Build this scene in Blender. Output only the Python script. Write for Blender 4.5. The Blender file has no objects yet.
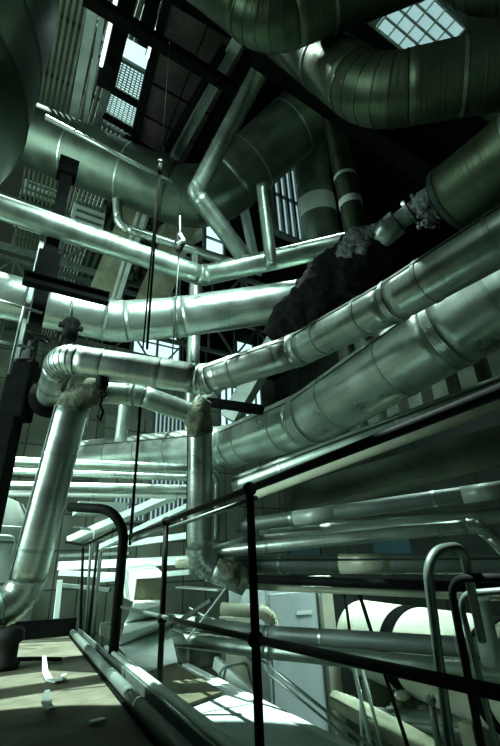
import bpy, bmesh, math, random
from mathutils import Vector, Matrix, noise
random.seed(7)
SC = bpy.context.scene
COL = SC.collection
V = Vector

# ------------------------------------------------------------------ camera
FOC, PITCH, YAW, ROLL = 420.0, math.radians(25.5), math.radians(32), math.radians(2.6)
EYE = V((0, 0, .78))
FW = V((math.sin(YAW)*math.cos(PITCH), math.cos(YAW)*math.cos(PITCH), math.sin(PITCH)))
_r0 = V((math.cos(YAW), -math.sin(YAW), 0)); _u0 = _r0.cross(FW)
RT = _r0*math.cos(ROLL) - _u0*math.sin(ROLL)
UP = _u0*math.cos(ROLL) + _r0*math.sin(ROLL)
cam = bpy.data.cameras.new('camera'); cam.sensor_fit = 'HORIZONTAL'; cam.sensor_width = 36
cam.lens = FOC/500*36; cam.clip_start = .05; cam.clip_end = 200
co = bpy.data.objects.new('camera', cam); COL.objects.link(co)
m = Matrix((RT, UP, -FW)).transposed().to_4x4(); m.translation = EYE
co.matrix_world = m; SC.camera = co

def ray(x, y): return FW + RT*((x-250)/FOC) + UP*((373-y)/FOC)
def P(x, y, d): return EYE + ray(x, y)*d                 # point seen at (x, y), d metres along the view axis
def atz(x, y, z): r = ray(x, y); return EYE + r*((z-EYE.z)/r.z)
def atx(x, y, X): r = ray(x, y); return EYE + r*(X/r.x)
def proj(q):
    v = V(q)-EYE; d = v.dot(FW); return 250+FOC*v.dot(RT)/d, 373-FOC*v.dot(UP)/d, d
def aty(x, y, Y): r = ray(x, y); return EYE + r*(Y/r.y)

# ------------------------------------------------------------------ materials
def mat(name, col, rough=.6, metal=0., emit=None, es=1., spec=.3):
    m = bpy.data.materials.new(name); m.use_nodes = True
    b = m.node_tree.nodes['Principled BSDF']
    b.inputs['Base Color'].default_value = (*col, 1); b.inputs['Roughness'].default_value = rough
    b.inputs['Metallic'].default_value = metal
    b.inputs['Specular IOR Level'].default_value = spec
    if emit:
        b.inputs['Emission Color'].default_value = (*emit, 1); b.inputs['Emission Strength'].default_value = es
    return m
def N(m, t, **kw):
    n = m.node_tree.nodes.new(t)
    for k, v in kw.items():
        if k in n.inputs: n.inputs[k].default_value = v
        else: setattr(n, k, v)
    return n
def L(m, a, b): m.node_tree.links.new(a, b)
def ramp(m, fac, stops):
    r = m.node_tree.nodes.new('ShaderNodeValToRGB'); e = r.color_ramp.elements
    e[0].position, e[0].color = stops[0][0], (*stops[0][1], 1)
    e[1].position, e[1].color = stops[-1][0], (*stops[-1][1], 1)
    for p, c in stops[1:-1]:
        x = e.new(p); x.color = (*c, 1)
    L(m, fac, r.inputs['Fac']); return r.outputs['Color']

def jacket(name, dark, light, rough=.36, metal=.85, rib=.35, patch=2.2):
    """sheet-metal pipe cladding: ring wrinkles along the length, blotchy tarnish"""
    m = mat(name, light, rough, metal); b = m.node_tree.nodes['Principled BSDF']
    uv = N(m, 'ShaderNodeUVMap'); uv.uv_map = 'UVMap'
    mp = N(m, 'ShaderNodeMapping'); mp.inputs['Scale'].default_value = (38, 1.2, 1); L(m, uv.outputs[0], mp.inputs[0])
    n1 = N(m, 'ShaderNodeTexNoise', Scale=1., Detail=4.); L(m, mp.outputs[0], n1.inputs['Vector'])
    n2 = N(m, 'ShaderNodeTexNoise', Scale=patch, Detail=3., Roughness=.5); L(m, uv.outputs[0], n2.inputs['Vector'])
    mp3 = N(m, 'ShaderNodeMapping'); mp3.inputs['Scale'].default_value = (1.2, 26, 1); L(m, uv.outputs[0], mp3.inputs[0])
    n3 = N(m, 'ShaderNodeTexNoise', Scale=1., Detail=3.); L(m, mp3.outputs[0], n3.inputs['Vector'])
    a = N(m, 'ShaderNodeMath', operation='MULTIPLY_ADD'); L(m, n1.outputs['Fac'], a.inputs[0]); a.inputs[1].default_value = .3
    L(m, n2.outputs['Fac'], a.inputs[2])
    a2 = N(m, 'ShaderNodeMath', operation='MULTIPLY_ADD'); L(m, n3.outputs['Fac'], a2.inputs[0]); a2.inputs[1].default_value = .18
    L(m, a.outputs[0], a2.inputs[2])
    L(m, ramp(m, a2.outputs[0], [(.35, dark), (.65, tuple((x+y)/2 for x, y in zip(dark, light))), (1., light)]), b.inputs['Base Color'])
    rr = N(m, 'ShaderNodeMapRange'); L(m, n2.outputs['Fac'], rr.inputs[0])
    rr.inputs[1].default_value = .3; rr.inputs[2].default_value = .7; rr.inputs[3].default_value = rough-.03; rr.inputs[4].default_value = rough+.13
    L(m, rr.outputs[0], b.inputs['Roughness'])
    bp = N(m, 'ShaderNodeBump', Strength=rib*.6, Distance=.006); L(m, n1.outputs['Fac'], bp.inputs['Height'])
    L(m, bp.outputs[0], b.inputs['Normal'])
    return m

def rough_mat(name, c0, c1, scale=3., rough=.85, bump=.3, metal=0., det=8., spec=.3):
    m = mat(name, c1, rough, metal, spec=spec); b = m.node_tree.nodes['Principled BSDF']
    tc = N(m, 'ShaderNodeTexCoord')
    n = N(m, 'ShaderNodeTexNoise', Scale=scale, Detail=det, Roughness=.65); L(m, tc.outputs['Object'], n.inputs['Vector'])
    L(m, ramp(m, n.outputs['Fac'], [(.32, c0), (.68, c1)]), b.inputs['Base Color'])
    bp = N(m, 'ShaderNodeBump', Strength=bump, Distance=.03); L(m, n.outputs['Fac'], bp.inputs['Height']); L(m, bp.outputs[0], b.inputs['Normal'])
    return m

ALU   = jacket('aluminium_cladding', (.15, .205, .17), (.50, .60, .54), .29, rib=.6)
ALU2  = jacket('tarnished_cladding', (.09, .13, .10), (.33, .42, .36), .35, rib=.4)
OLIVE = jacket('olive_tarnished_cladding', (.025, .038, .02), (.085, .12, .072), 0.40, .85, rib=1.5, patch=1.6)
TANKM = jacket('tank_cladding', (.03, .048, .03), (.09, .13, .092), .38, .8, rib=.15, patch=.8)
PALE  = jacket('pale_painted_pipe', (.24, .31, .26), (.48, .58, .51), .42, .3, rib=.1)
BEIGE = jacket('beige_painted_pipe', (.34, .39, .28), (.58, .63, .48), .5, .1, rib=.1)
DKPIPE = jacket('dark_painted_pipe', (.05, .075, .06), (.16, .21, .18), .42, .35, rib=.15)
BAND  = mat('band_steel', (.30, .38, .34), .34, .9)
DBAND = mat('dark_band', (.03, .045, .032), .5, .5)
WHITEB = mat('white_band', (.70, .82, .76), .45, .2)
BLACK = rough_mat('black_steel', (.003, .004, .0035), (.007, .010, .008), 8, .6, .1, 0, spec=.06)
BLACK2 = rough_mat('black_girder_paint', (.0015, .0022, .0018), (.0035, .005, .004), 4, .85, .15, spec=.03)
GREY  = rough_mat('grey_steel', (.07, .10, .085), (.16, .21, .18), 5, .45, .1, .5)
PALEST = rough_mat('pale_steel', (.34, .45, .40), (.52, .64, .58), 3, .5, .1, .1)
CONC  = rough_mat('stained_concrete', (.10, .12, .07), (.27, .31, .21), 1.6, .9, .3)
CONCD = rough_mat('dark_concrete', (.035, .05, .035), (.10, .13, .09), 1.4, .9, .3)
RAG   = rough_mat('lagging_cloth', (.03, .038, .022), (.16, .185, .125), 11, .95, .8)
CRUST = rough_mat('crumbling_lagging', (.003, .004, .003), (.010, .013, .010), 9, .97, 1.)
CRUSTL = rough_mat('bare_mineral_lagging', (.03, .04, .034), (.26, .31, .28), 22, .97, 1.)
WHITE = rough_mat('white_sheet', (.55, .66, .60), (.72, .84, .78), 2, .5, .05)
BLUEG = rough_mat('blue_grey_sheet', (.36, .46, .47), (.48, .58, .59), 1.4, .5, .05, 0)
DUCTM = rough_mat('duct_sheet', (.33, .43, .40), (.46, .57, .53), 2.2, .5, .05, .3)
CREAM = rough_mat('cream_paint', (.30, .34, .25), (.48, .52, .41), 1.7, .6, .1)
DARKP = rough_mat('dark_plate', (.04, .045, .022), (.10, .11, .06), 4, .8, .2)
ROOFD = rough_mat('roof_deck_panel', (.020, .014, .015), (.06, .05, .042), 1.2, .8, .1)
BLUE  = mat('blue_sheet', (.025, .07, .09), .5)
PANE  = mat('window_daylight', (.5, .6, .6), .5, 0, (.62, .95, .98), .9)
PANE2 = mat('window_daylight_dim', (.3, .4, .4), .5, 0, (.55, .9, .92), .42)
LAMP  = mat('lamp_tube', (.8, .9, .9), .5, 0, (.75, 1, .98), 1.6)
RUBBER = mat('black_rubber', (.012, .015, .013), .7)
HOLE = mat('matt_black', (.004, .006, .004), .95, spec=.05)

# deck boards: plank pattern
def plank_mat():
    m = rough_mat('worn_deck_boards', (.05, .054, .03), (.16, .168, .11), 2.4, .8, .25)
    b = m.node_tree.nodes['Principled BSDF']; tc = N(m, 'ShaderNodeTexCoord')
    mp = N(m, 'ShaderNodeMapping'); mp.inputs['Scale'].default_value = (1.3, 40, 1); L(m, tc.outputs['Object'], mp.inputs[0])
    n = N(m, 'ShaderNodeTexNoise', Scale=1., Detail=5.); L(m, mp.outputs[0], n.inputs['Vector'])
    old = b.inputs['Base Color'].links[0].from_socket
    mx = N(m, 'ShaderNodeMix', data_type='RGBA', blend_type='MULTIPLY'); mx.inputs[0].default_value = .8
    L(m, old, mx.inputs[6]); L(m, ramp(m, n.outputs['Fac'], [(.3, (.5, .5, .5)), (.7, (1, 1, 1))]), mx.inputs[7])
    L(m, mx.outputs[2], b.inputs['Base Color']); return m
BOARD = plank_mat()

def grid_mat(name, c0, c1, mortar, sx, sy, axes='XZ', rough=.8, ms=.03):
    m = mat(name, c1, rough); b = m.node_tree.nodes['Principled BSDF']; tc = N(m, 'ShaderNodeTexCoord')
    sp = N(m, 'ShaderNodeSeparateXYZ'); L(m, tc.outputs['Object'], sp.inputs[0])
    cb = N(m, 'ShaderNodeCombineXYZ'); L(m, sp.outputs[axes[0]], cb.inputs[0]); L(m, sp.outputs[axes[1]], cb.inputs[1])
    br = N(m, 'ShaderNodeTexBrick'); L(m, cb.outputs[0], br.inputs['Vector']); br.offset = 0.
    br.inputs['Scale'].default_value = 1.; br.inputs['Brick Width'].default_value = sx; br.inputs['Row Height'].default_value = sy
    br.inputs['Mortar Size'].default_value = ms
    br.inputs['Color1'].default_value = (*c0, 1); br.inputs['Color2'].default_value = (*c1, 1); br.inputs['Mortar'].default_value = (*mortar, 1)
    n = N(m, 'ShaderNodeTexNoise', Scale=.8, Detail=6.); L(m, tc.outputs['Object'], n.inputs['Vector'])
    mx = N(m, 'ShaderNodeMix', data_type='RGBA', blend_type='MULTIPLY'); mx.inputs[0].default_value = .8
    L(m, br.outputs['Color'], mx.inputs[6]); L(m, ramp(m, n.outputs['Fac'], [(.3, (.45, .45, .45)), (.7, (1, 1, 1))]), mx.inputs[7])
    L(m, mx.outputs[2], b.inputs['Base Color']); return m
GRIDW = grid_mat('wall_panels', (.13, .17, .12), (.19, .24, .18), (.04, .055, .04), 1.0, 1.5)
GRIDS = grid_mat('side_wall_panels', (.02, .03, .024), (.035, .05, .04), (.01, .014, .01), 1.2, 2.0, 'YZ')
SLAT = grid_mat('corrugated_roof', (.09, .13, .09), (.12, .17, .12), (.016, .022, .016), .26, 8., 'XY', .7, .07)

# ------------------------------------------------------------------ mesh builder
class MB:
    def __init__(s): s.v = []; s.f = []; s.uv = []; s.sm = []
    def face(s, idx, uv=None, smooth=False):
        s.f.append(idx); s.uv.append(uv or [(0, 0)]*len(idx)); s.sm.append(smooth)
    def ring_tube(s, centres, normals, radii, n=24, s0=0., caps=True, smooth=True, wob=0., seed=0., ref=None):
        """rings lie in planes perpendicular to `normals` (already mitred); radii may vary"""
        base = len(s.v); K = len(centres)
        if ref is None:
            ref = V((0, 0, 1)) if abs(normals[0].z) < .9 else V((1, 0, 0))
        a = (ref - normals[0]*ref.dot(normals[0])).normalized()
        dist = s0; D = []
        for k in range(K):
            if k: dist += (centres[k]-centres[k-1]).length
            D.append(dist)
            t = normals[k]; a = (a - t*a.dot(t)).normalized(); bb = t.cross(a)
            for i in range(n):
                th = 2*math.pi*i/n; r = radii[k]
                if wob: r *= 1 + wob*noise.noise(V((math.cos(th)*1.5, math.sin(th)*1.5, dist*1.7+seed)))
                s.v.append(centres[k] + (a*math.cos(th) + bb*math.sin(th))*r)
        for k in range(K-1):
            for i in range(n):
                j = (i+1) % n; R = radii[k]
                s.face([base+k*n+i, base+k*n+j, base+(k+1)*n+j, base+(k+1)*n+i],
                       [(D[k], i/n*6.28*R), (D[k], (i+1)/n*6.28*R), (D[k+1], (i+1)/n*6.28*R), (D[k+1], i/n*6.28*R)], smooth)
        if caps:
            s.face([base+i for i in range(n)][::-1]); s.face([base+(K-1)*n+i for i in range(n)])
        return a
    def tube(s, pts, r, n=12, caps=True, smooth=True, radii=None):
        pts = [V(p) for p in pts]; ns = []
        for i in range(len(pts)):
            t = (pts[min(i+1, len(pts)-1)] - pts[max(i-1, 0)]).normalized(); ns.append(t)
        s.ring_tube(pts, ns, radii or [r]*len(pts), n, 0, caps, smooth)
    def obox(s, c, ax, ay, az, hx, hy, hz):
        b = len(s.v); c = V(c)
        for sx, sy, sz in ((-1,-1,-1),(1,-1,-1),(1,1,-1),(-1,1,-1),(-1,-1,1),(1,-1,1),(1,1,1),(-1,1,1)):
            s.v.append(c + ax*hx*sx + ay*hy*sy + az*hz*sz)
        for f in ((3,2,1,0),(4,5,6,7),(0,1,5,4),(1,2,6,5),(2,3,7,6),(3,0,4,7)): s.face([b+i for i in f])
    def box(s, lo, hi):
        lo, hi = V(lo), V(hi); c = (lo+hi)/2; h = (hi-lo)/2
        s.obox(c, V((1,0,0)), V((0,1,0)), V((0,0,1)), abs(h.x), abs(h.y), abs(h.z))
    def bar(s, a, b, w, h, up=V((0,0,1))):
        a, b = V(a), V(b); t = (b-a).normalized()
        if abs(t.dot(up)) > .95: up = V((0,1,0))
        x = t.cross(up).normalized(); z = x.cross(t)
        s.obox((a+b)/2, x, t, z, w/2, (b-a).length/2, h/2)
    def ibeam(s, a, b, w, h, t=.03, up=V((0,0,1))):
        a, b = V(a), V(b); d = (b-a).normalized()
        if abs(d.dot(up)) > .95: up = V((0,1,0))
        x = d.cross(up).normalized(); z = x.cross(d); L_ = (b-a).length/2; c = (a+b)/2
        s.obox(c, x, d, z, t/2, L_, h/2-t)
        s.obox(c+z*(h/2-t/2), x, d, z, w/2, L_, t/2); s.obox(c-z*(h/2-t/2), x, d, z, w/2, L_, t/2)
    def ball(s, c, r, n=10, sq=(1,1,1)):
        b = len(s.v); c = V(c); m_ = n//2
        for j in range(m_+1):
            ph = math.pi*j/m_
            for i in range(n):
                th = 2*math.pi*i/n
                s.v.append(c + V((math.sin(ph)*math.cos(th)*sq[0], math.sin(ph)*math.sin(th)*sq[1], math.cos(ph)*sq[2]))*r)
        for j in range(m_):
            for i in range(n):
                k = (i+1) % n
                s.face([b+j*n+i, b+(j+1)*n+i, b+(j+1)*n+k, b+j*n+k], None, True)
    def torus(s, c, ax, R, r, n=24, m_=8, a0=0, a1=2*math.pi):
        ax = V(ax).normalized(); u = ax.orthogonal().normalized(); w = ax.cross(u)
        pts = [V(c) + (u*math.cos(a0+(a1-a0)*i/n) + w*math.sin(a0+(a1-a0)*i/n))*R for i in range(n+1)]
        s.tube(pts, r, m_)
    def lathe(s, c, axis, prof, n=48, smooth=True):
        """prof: (offset along axis, radius)"""
        axis = V(axis).normalized(); u = axis.orthogonal().normalized(); w = axis.cross(u); b = len(s.v); d = 0
        D = []
        for k, (o, r) in enumerate(prof):
            if k: d += math.hypot(o-prof[k-1][0], r-prof[k-1][1])
            D.append(d)
            for i in range(n):
                th = 2*math.pi*i/n
                s.v.append(V(c) + axis*o + (u*math.cos(th) + w*math.sin(th))*max(r, 1e-4))
        R = max(r for _, r in prof)
        for k in range(len(prof)-1):
            for i in range(n):
                j = (i+1) % n
                s.face([b+k*n+i, b+k*n+j, b+(k+1)*n+j, b+(k+1)*n+i],
                       [(D[k], i/n*6.28*R), (D[k], (i+1)/n*6.28*R), (D[k+1], (i+1)/n*6.28*R), (D[k+1], i/n*6.28*R)], smooth)
    def band(s, c, t, r, w, th, n=32):
        """flat strap around a pipe"""
        c = V(c); s.lathe(c, t, [(-w/2, r*.97), (-w/2, r+th), (w/2, r+th), (w/2, r*.97)], n, False)
    def build(s, name, mt, parent=None, at=None, bevel=0):
        org = V(at) if at is not None else (parent_loc(parent) if parent else sum(s.v, V())/len(s.v))
        me = bpy.data.meshes.new(name)
        me.from_pydata([tuple(v-org) for v in s.v], [], s.f); uvl = me.uv_layers.new(name='UVMap')
        k = 0
        for p, uv, sm in zip(me.polygons, s.uv, s.sm):
            p.use_smooth = sm
            for j in range(len(uv)): uvl.data[k+j].uv = uv[j]
            k += len(uv)
        bmx = bmesh.new(); bmx.from_mesh(me); bmesh.ops.recalc_face_normals(bmx, faces=bmx.faces); bmx.to_mesh(me); bmx.free()
        me.materials.append(mt)
        o = bpy.data.objects.new(name, me); COL.objects.link(o)
        if parent:
            o.parent = parent; o.location = org - parent_loc(parent)
        else: o.location = org
        if bevel:
            b = o.modifiers.new('bevel', 'BEVEL'); b.width = bevel; b.segments = 2; b.limit_method = 'ANGLE'
        return o
def parent_loc(o):
    l = V(o.location)
    while o.parent: o = o.parent; l += o.location
    return l
def tag(o, label=None, cat=None, group=None, kind=None):
    if label: o['label'] = label
    if cat: o['category'] = cat
    if group: o['group'] = group
    if kind: o['kind'] = kind
    return o
def thing(name, label, cat, loc, group=None):
    o = bpy.data.objects.new(name, None); COL.objects.link(o); o.location = loc; o.empty_display_size = .1
    return tag(o, label, cat, group)
def struct(o): o['kind'] = 'structure'; return o

# ------------------------------------------------------------------ pipes
def fillet(pts, rb):
    """straight runs and arcs of a polyline: list of ('s', a, b) and ('e', [arc points], [tangents])"""
    out = []; cur = pts[0]
    for i in range(1, len(pts)-1):
        p0, p1, p2 = pts[i-1], pts[i], pts[i+1]
        u = (p0-p1).normalized(); w = (p2-p1).normalized(); ang = math.pi - u.angle(w)
        if ang < .03: continue
        T = rb*math.tan(ang/2)
        T = min(T, .46*(p0-p1).length if i > 1 else .9*(p0-p1).length, .46*(p2-p1).length if i < len(pts)-2 else .9*(p2-p1).length)
        R = T/math.tan(ang/2); a = p1+u*T; b = p1+w*T
        nrm = u.cross(w).normalized(); c = p1 + (u+w).normalized()*(R/math.cos(ang/2))
        k = max(3, int(math.degrees(ang)/13)+1); arc = []; tg = []
        for j in range(k+1):
            q = Matrix.Rotation(-ang*j/k, 3, nrm) @ (a-c)
            arc.append(c+q); tg.append((Matrix.Rotation(-ang*j/k, 3, nrm) @ (-u)).normalized())
        out.append(('s', cur, a)); out.append(('e', arc, tg)); cur = b
    out.append(('s', cur, pts[-1])); return out

SEED = [0]
def pipe(label, pts, r, mt=None, name='insulated_pipe', cat='pipe', group=None, rb=1.6, band=1.2, bandmat=None, elbow_mat=None,
         n=40, seam=True, wob=.005, pixel=True, smooth_elbow=False, band_w=.035, first=.5, ext=0):
    mt = mt or ALU; SEED[0] += 3.7
    W = [P(*p) if pixel else V(p) for p in pts]
    W[0] = W[0] + (W[0]-W[1]).normalized()*ext
    root = thing(name, label, cat, W[0], group); s0 = SEED[0]
    for seg in fillet(W, rb*2*r):
        if seg[0] == 's':
            a, b = seg[1], seg[2]; ln = (b-a).length
            if ln < .02: continue
            t = (b-a)/ln; k = max(1, int(ln/.12)) if wob else 1; k = min(k, 90)
            mb = MB(); cs = [a+(b-a)*i/k for i in range(k+1)]
            mb.ring_tube(cs, [t]*(k+1), [r]*(k+1), n, s0, True, True, wob, s0); mb.build('jacket', mt, root)
            if seam and r > .1:                      # lapped longitudinal joint
                sb = MB(); side = t.cross(V((0, 0, 1))).normalized()
                if side.dot(-RT) < 0: side = -side
                q = (side*.55+V((0, 0, .5))-FW*.35); q = (q - t*q.dot(t)).normalized(); w = t.cross(q)
                sb.obox((a+b)/2 + q*(r*1.004), w, t, q, .012, ln/2*.99, .006); sb.build('lap_seam', bandmat or DBAND, root)
            if band:
                d = first*band
                while d < ln-.05:
                    bb = MB(); bb.band(a+t*d, t, r*1.002, band_w, .006 if r > .1 else .004, n); bb.build('band', bandmat or BAND, root)
                    d += band*random.uniform(.85, 1.15)
            s0 += ln
        else:
            arc, tg = seg[1], seg[2]; mb = MB(); ref = None
            if smooth_elbow:
                mb.ring_tube(arc, tg, [r*1.003]*len(arc), n, s0, True, True)
            else:
                for j in range(len(arc)-1):
                    ref = mb.ring_tube([arc[j], arc[j+1]], [tg[j], tg[j+1]], [r*1.006]*2, n, s0, False, True, 0, 0, ref)
                    s0 += (arc[j+1]-arc[j]).length
            el = mb.build('elbow', elbow_mat or mt, root)
            if not smooth_elbow:
                for j in range(len(arc)):
                    bb = MB(); bb.band(arc[j], tg[j], r*1.004, .022, .007, n); bb.build('elbow_bead', bandmat or mt, el)
    return root

def bumpy(mb, pts, radii, n=40, step=.05, amp=.25, fr=3., seed=0., caps=True):
    """lumpy wrapped tube"""
    W = [V(p) for p in pts]; cs = []; rs = []
    for i in range(len(W)-1):
        k = max(1, int((W[i+1]-W[i]).length/step))
        for j in range(k): cs.append(W[i].lerp(W[i+1], j/k)); rs.append(radii[i]+(radii[i+1]-radii[i])*j/k)
    cs.append(W[-1]); rs.append(radii[-1])
    b = len(mb.v); ns = [(cs[min(i+1, len(cs)-1)]-cs[max(i-1, 0)]).normalized() for i in range(len(cs))]
    mb.ring_tube(cs, ns, rs, n, 0, caps, True)
    for k in range(len(cs)):
        for i in range(n):
            v = mb.v[b+k*n+i]; d = (v-cs[k])
            f = noise.fractal(v*fr+V((seed, 0, 0)), .9, 2.1, 5) + .5*noise.noise(v*fr*4)
            mb.v[b+k*n+i] = cs[k] + d*(1+amp*f)

# ================================================================== SETTING
def wallbox(name, lo, hi, mt):
    mb = MB(); mb.box(lo, hi); return struct(mb.build(name, mt))
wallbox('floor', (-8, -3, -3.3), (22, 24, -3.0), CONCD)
wallbox('wall_back', (-12, 21, -3), (22, 21.3, 13), GRIDW)
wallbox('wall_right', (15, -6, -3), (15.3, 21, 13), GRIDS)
wallbox('ceiling', (1.45, 1.9, 12.4), (3.6, 21, 12.6), SLAT)
wallbox('ceiling_dark', (3.6, 1.9, 12.4), (15, 21, 12.6), BLACK2)
mb = MB()
for i in range(20): mb.box((-.95+i*.122, 3, 12.0), (-.89+i*.122, 21, 12.1))
for y in (6.2, 7.6, 9.0, 10.4, 12, 14, 16): mb.box((-1, y, 12.1), (1.5, y+.08, 12.2))
struct(mb.build('ceiling_slats', CONCD))

# ================================================================== big vessel, upper left
c = P(-150, 60, 4.15); 
root = thing('storage_vessel', 'huge olive sheet-clad vessel with rounded base at the upper left', 'vessel', c)
def vessel():
    R = 1.57; prof = [(0, 0)]
    for i in range(1, 13):
        a = i/12*math.pi/2; prof.append((1.21*(1-math.cos(a)), R*math.sin(a)))
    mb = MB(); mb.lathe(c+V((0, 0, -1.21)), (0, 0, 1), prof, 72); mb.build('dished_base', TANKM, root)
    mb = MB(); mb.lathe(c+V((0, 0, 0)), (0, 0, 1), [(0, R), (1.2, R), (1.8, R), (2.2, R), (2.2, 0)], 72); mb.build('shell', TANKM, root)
    for z in (0.0, .9): 
        b = MB(); b.band(c+V((0, 0, z)), (0, 0, 1), R, .05, .012, 72); b.build('shell_seam', DBAND, root)
    for o, rr in ((-.77, 1.31),):
        b = MB(); b.band(c+V((0, 0, o+.0)), (0, 0, 1), rr+.0, .03, .02, 72); b.build('base_seam', DBAND, root)
vessel()

# ================================================================== large pipes
WIDE = jacket('dark_wide_cladding', (.034, .05, .034), (.115, .16, .12), .38, .8, rib=.4)  # dark green cladding of the widest pipe
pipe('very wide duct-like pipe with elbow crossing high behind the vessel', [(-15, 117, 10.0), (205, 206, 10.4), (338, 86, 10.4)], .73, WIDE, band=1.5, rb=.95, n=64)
pipe('thin pale pipe running along the top edge of the widest pipe', [(46, 117, 8.4), (172, 183, 8.9)], .05, ALU, band=1.2, name='steel_pipe', wob=0)
pipe('long slim pipe with one slight bend running across below the widest pipe', [(-60, 187, 6.45), (202, 276, 8.4), (356, 241, 8.0)], .2, ALU2, band=1.8, rb=.5, ext=3.5)
pipe('slim V-shaped pipe leaning in front of the wide pipe elbow', [(263, 64, 8.5), (195, 193, 8.8), (248, 262, 9.3)], .185, ALU2, band=1.3, rb=.35)
pipe('fat shiny pipe with dented sleeve joint crossing behind the black column', [(-70, 279, 6.7), (116, 322, 7.8), (180, 317, 8.0), (318, 297, 8.2)], .385, ALU, band=1.7, rb=1.2, n=56)
pipe('snaking clad pipe starting in a return elbow at left and rising to right edge', [(51, 396, 5.75), (62, 358, 5.05), (205, 380, 5.0), (300, 349, 4.5), (395, 300, 3.4), (540, 214, 2.5)], .18, ALU, band=.62, rb=.8, n=48)
pipe('fat clad pipe climbing from centre to the right edge under the snaking pipe', [(55, 458, 11.7), (232, 446, 8.0), (310, 418, 6.0), (450, 330, 4.25), (570, 250, 3.45)], .4, ALU, band=1.1, rb=1., n=64)
lean = pipe('leaning shiny pipe with segmented bottom elbow beside the walkway', [(72, 408, 5.25), (22, 600, 4.75), (-60, 632, 4.2)], .2, ALU, band=1.15, rb=.75, n=48)
g = pipe('short curved pipe linking the leaning pipe to the upright pipe', [(76, 425, 5.4), (80, 391, 5.4), (140, 395, 5.5), (203, 418, 5.65)], .14, ALU2, band=.8, rb=.9, elbow_mat=ALU2)
mb = MB(); bumpy(mb, [P(70, 416, 5.4), P(74, 402, 5.4), P(84, 394, 5.4), P(98, 391, 5.4), P(104, 394, 5.42)], [.19, .19, .19, .17, .145], 40, .03, .07, 4); 
tag(mb.build('lagging_wrap', RAG, g), 'ragged brown lagging at the elbow')
up = pipe('upright shiny pipe with rag-wrapped top and foot at the centre', [(200, 418, 5.6), (199, 562, 5.35), (246, 582, 5.35)], .165, ALU, band=1.4, rb=.8, n=44)
for i, q in enumerate([[(207, 400, 5.5), (201, 410, 5.5), (198, 424, 5.5), (200, 434, 5.5)], [(218, 562, 5.25), (232, 572, 5.25), (240, 590, 5.25)]]):
    mb = MB(); bumpy(mb, [P(*a) for a in q], ([.08, .14, .165, .16], [.05, .13, .04])[i], 36, .02, .17, 7, i*5.)
    tag(mb.build('rag_wrap', RAG, up), 'crumpled cloth lagging')

# upper right group
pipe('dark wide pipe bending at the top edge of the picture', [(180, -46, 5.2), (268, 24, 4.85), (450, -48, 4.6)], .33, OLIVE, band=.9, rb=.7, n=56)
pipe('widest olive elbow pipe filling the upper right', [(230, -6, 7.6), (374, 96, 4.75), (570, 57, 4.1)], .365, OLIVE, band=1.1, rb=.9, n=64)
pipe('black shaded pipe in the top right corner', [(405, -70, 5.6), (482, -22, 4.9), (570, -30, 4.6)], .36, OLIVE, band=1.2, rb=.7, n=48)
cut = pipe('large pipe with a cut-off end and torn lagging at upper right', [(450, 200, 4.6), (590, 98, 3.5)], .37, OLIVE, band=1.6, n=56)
a_, b_ = P(450, 200, 4.6), P(590, 98, 3.5); t_ = (b_-a_).normalized()
mb = MB(); mb.lathe(a_, t_, [(-.012, .37), (-.012, .26), (.25, .25), (.25, .0)], 48); mb.build('open_end', HOLE, cut)  # shade inside the open end put into a near-black colour
mb = MB(); mb.band(a_+t_*.03, t_, .37, .06, .008, 56); mb.build('end_rim', DBAND, cut)

v1 = pipe('thick upright pipe with white painted rings near the centre top', [(306, 130, 12.1), (327, 276, 11.4)], .50, ALU2, band=0, n=44, name='banded_pipe')
v2 = pipe('thinner upright pipe with white painted rings left of the black beam', [(331, 110, 8.0), (360, 250, 7.0)], .19, OLIVE, band=0, n=36, name='banded_pipe', ext=1.6)
pipe('narrow upright pipe left of the white-ringed pipes', [(262, 186, 8.2), (272, 268, 7.8)], .11, ALU2, band=1.1, name='banded_pipe')
for root_, q, r_, w_ in ((v1, [(306, 130, 12.1), (327, 276, 11.4)], .50, ((.40, .16, BAND), (.55, .5, WHITEB), (.86, .3, BAND))), (v2, [(331, 110, 8.0), (360, 250, 7.0)], .19, ((.38, .08, DBAND), (.52, .06, WHITEB), (.70, .13, WHITEB)))):
    A, B = P(*q[0]), P(*q[1])
    for f_, wd, mt_ in w_:
        mb = MB(); mb.band(A.lerp(B, f_), (B-A).normalized(), r_, wd, .008, 44); mb.build('painted_ring', mt_, root_)

# ---- crumbling lagging
root = thing('lagged_pipe', 'black crumbling lagging around a pipe stub below the black beam', 'pipe', P(290, 325, 5.9))
mb = MB(); bumpy(mb, [P(268, 336, 5.9), P(300, 308, 5.8), P(340, 275, 5.6), P(372, 248, 5.45), P(385, 232, 5.4)], [.10, .30, .38, .33, .16], 64, .03, .26, 2.6); mb.build('crumbling_lagging', CRUST, root)
mb = MB(); bumpy(mb, [P(337, 262, 5.38), P(360, 244, 5.28), P(378, 230, 5.25)], [.10, .2, .10], 56, .015, .3, 6, 2.); tag(mb.build('bare_lagging', CRUSTL, root), 'pale exposed mineral wool')
mb = MB(); mb.tube([P(372, 243, 5.3), P(398, 222, 5.1)], .16, 32); tag(mb.build('sleeve', ALU, root), 'bright metal sleeve')
mb = MB(); mb.tube([P(398, 222, 5.1), P(440, 190, 4.8)], .11, 28); mb.build('core_pipe', DKPIPE, root)
A, B = P(398, 222, 5.1), P(440, 190, 4.8)
for f_ in (.3, .52):
    mb = MB(); mb.band(A.lerp(B, f_), (B-A).normalized(), .10, .04, .07, 32); mb.build('flange', GREY, root)
mb = MB()
bumpy(mb, [P(420, 215, 4.75), P(430, 206, 4.65), P(440, 214, 4.6)], [.08, .17, .08], 40, .015, .5, 6, 9.)
mb.build('torn_lagging', CRUSTL, root)
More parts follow.
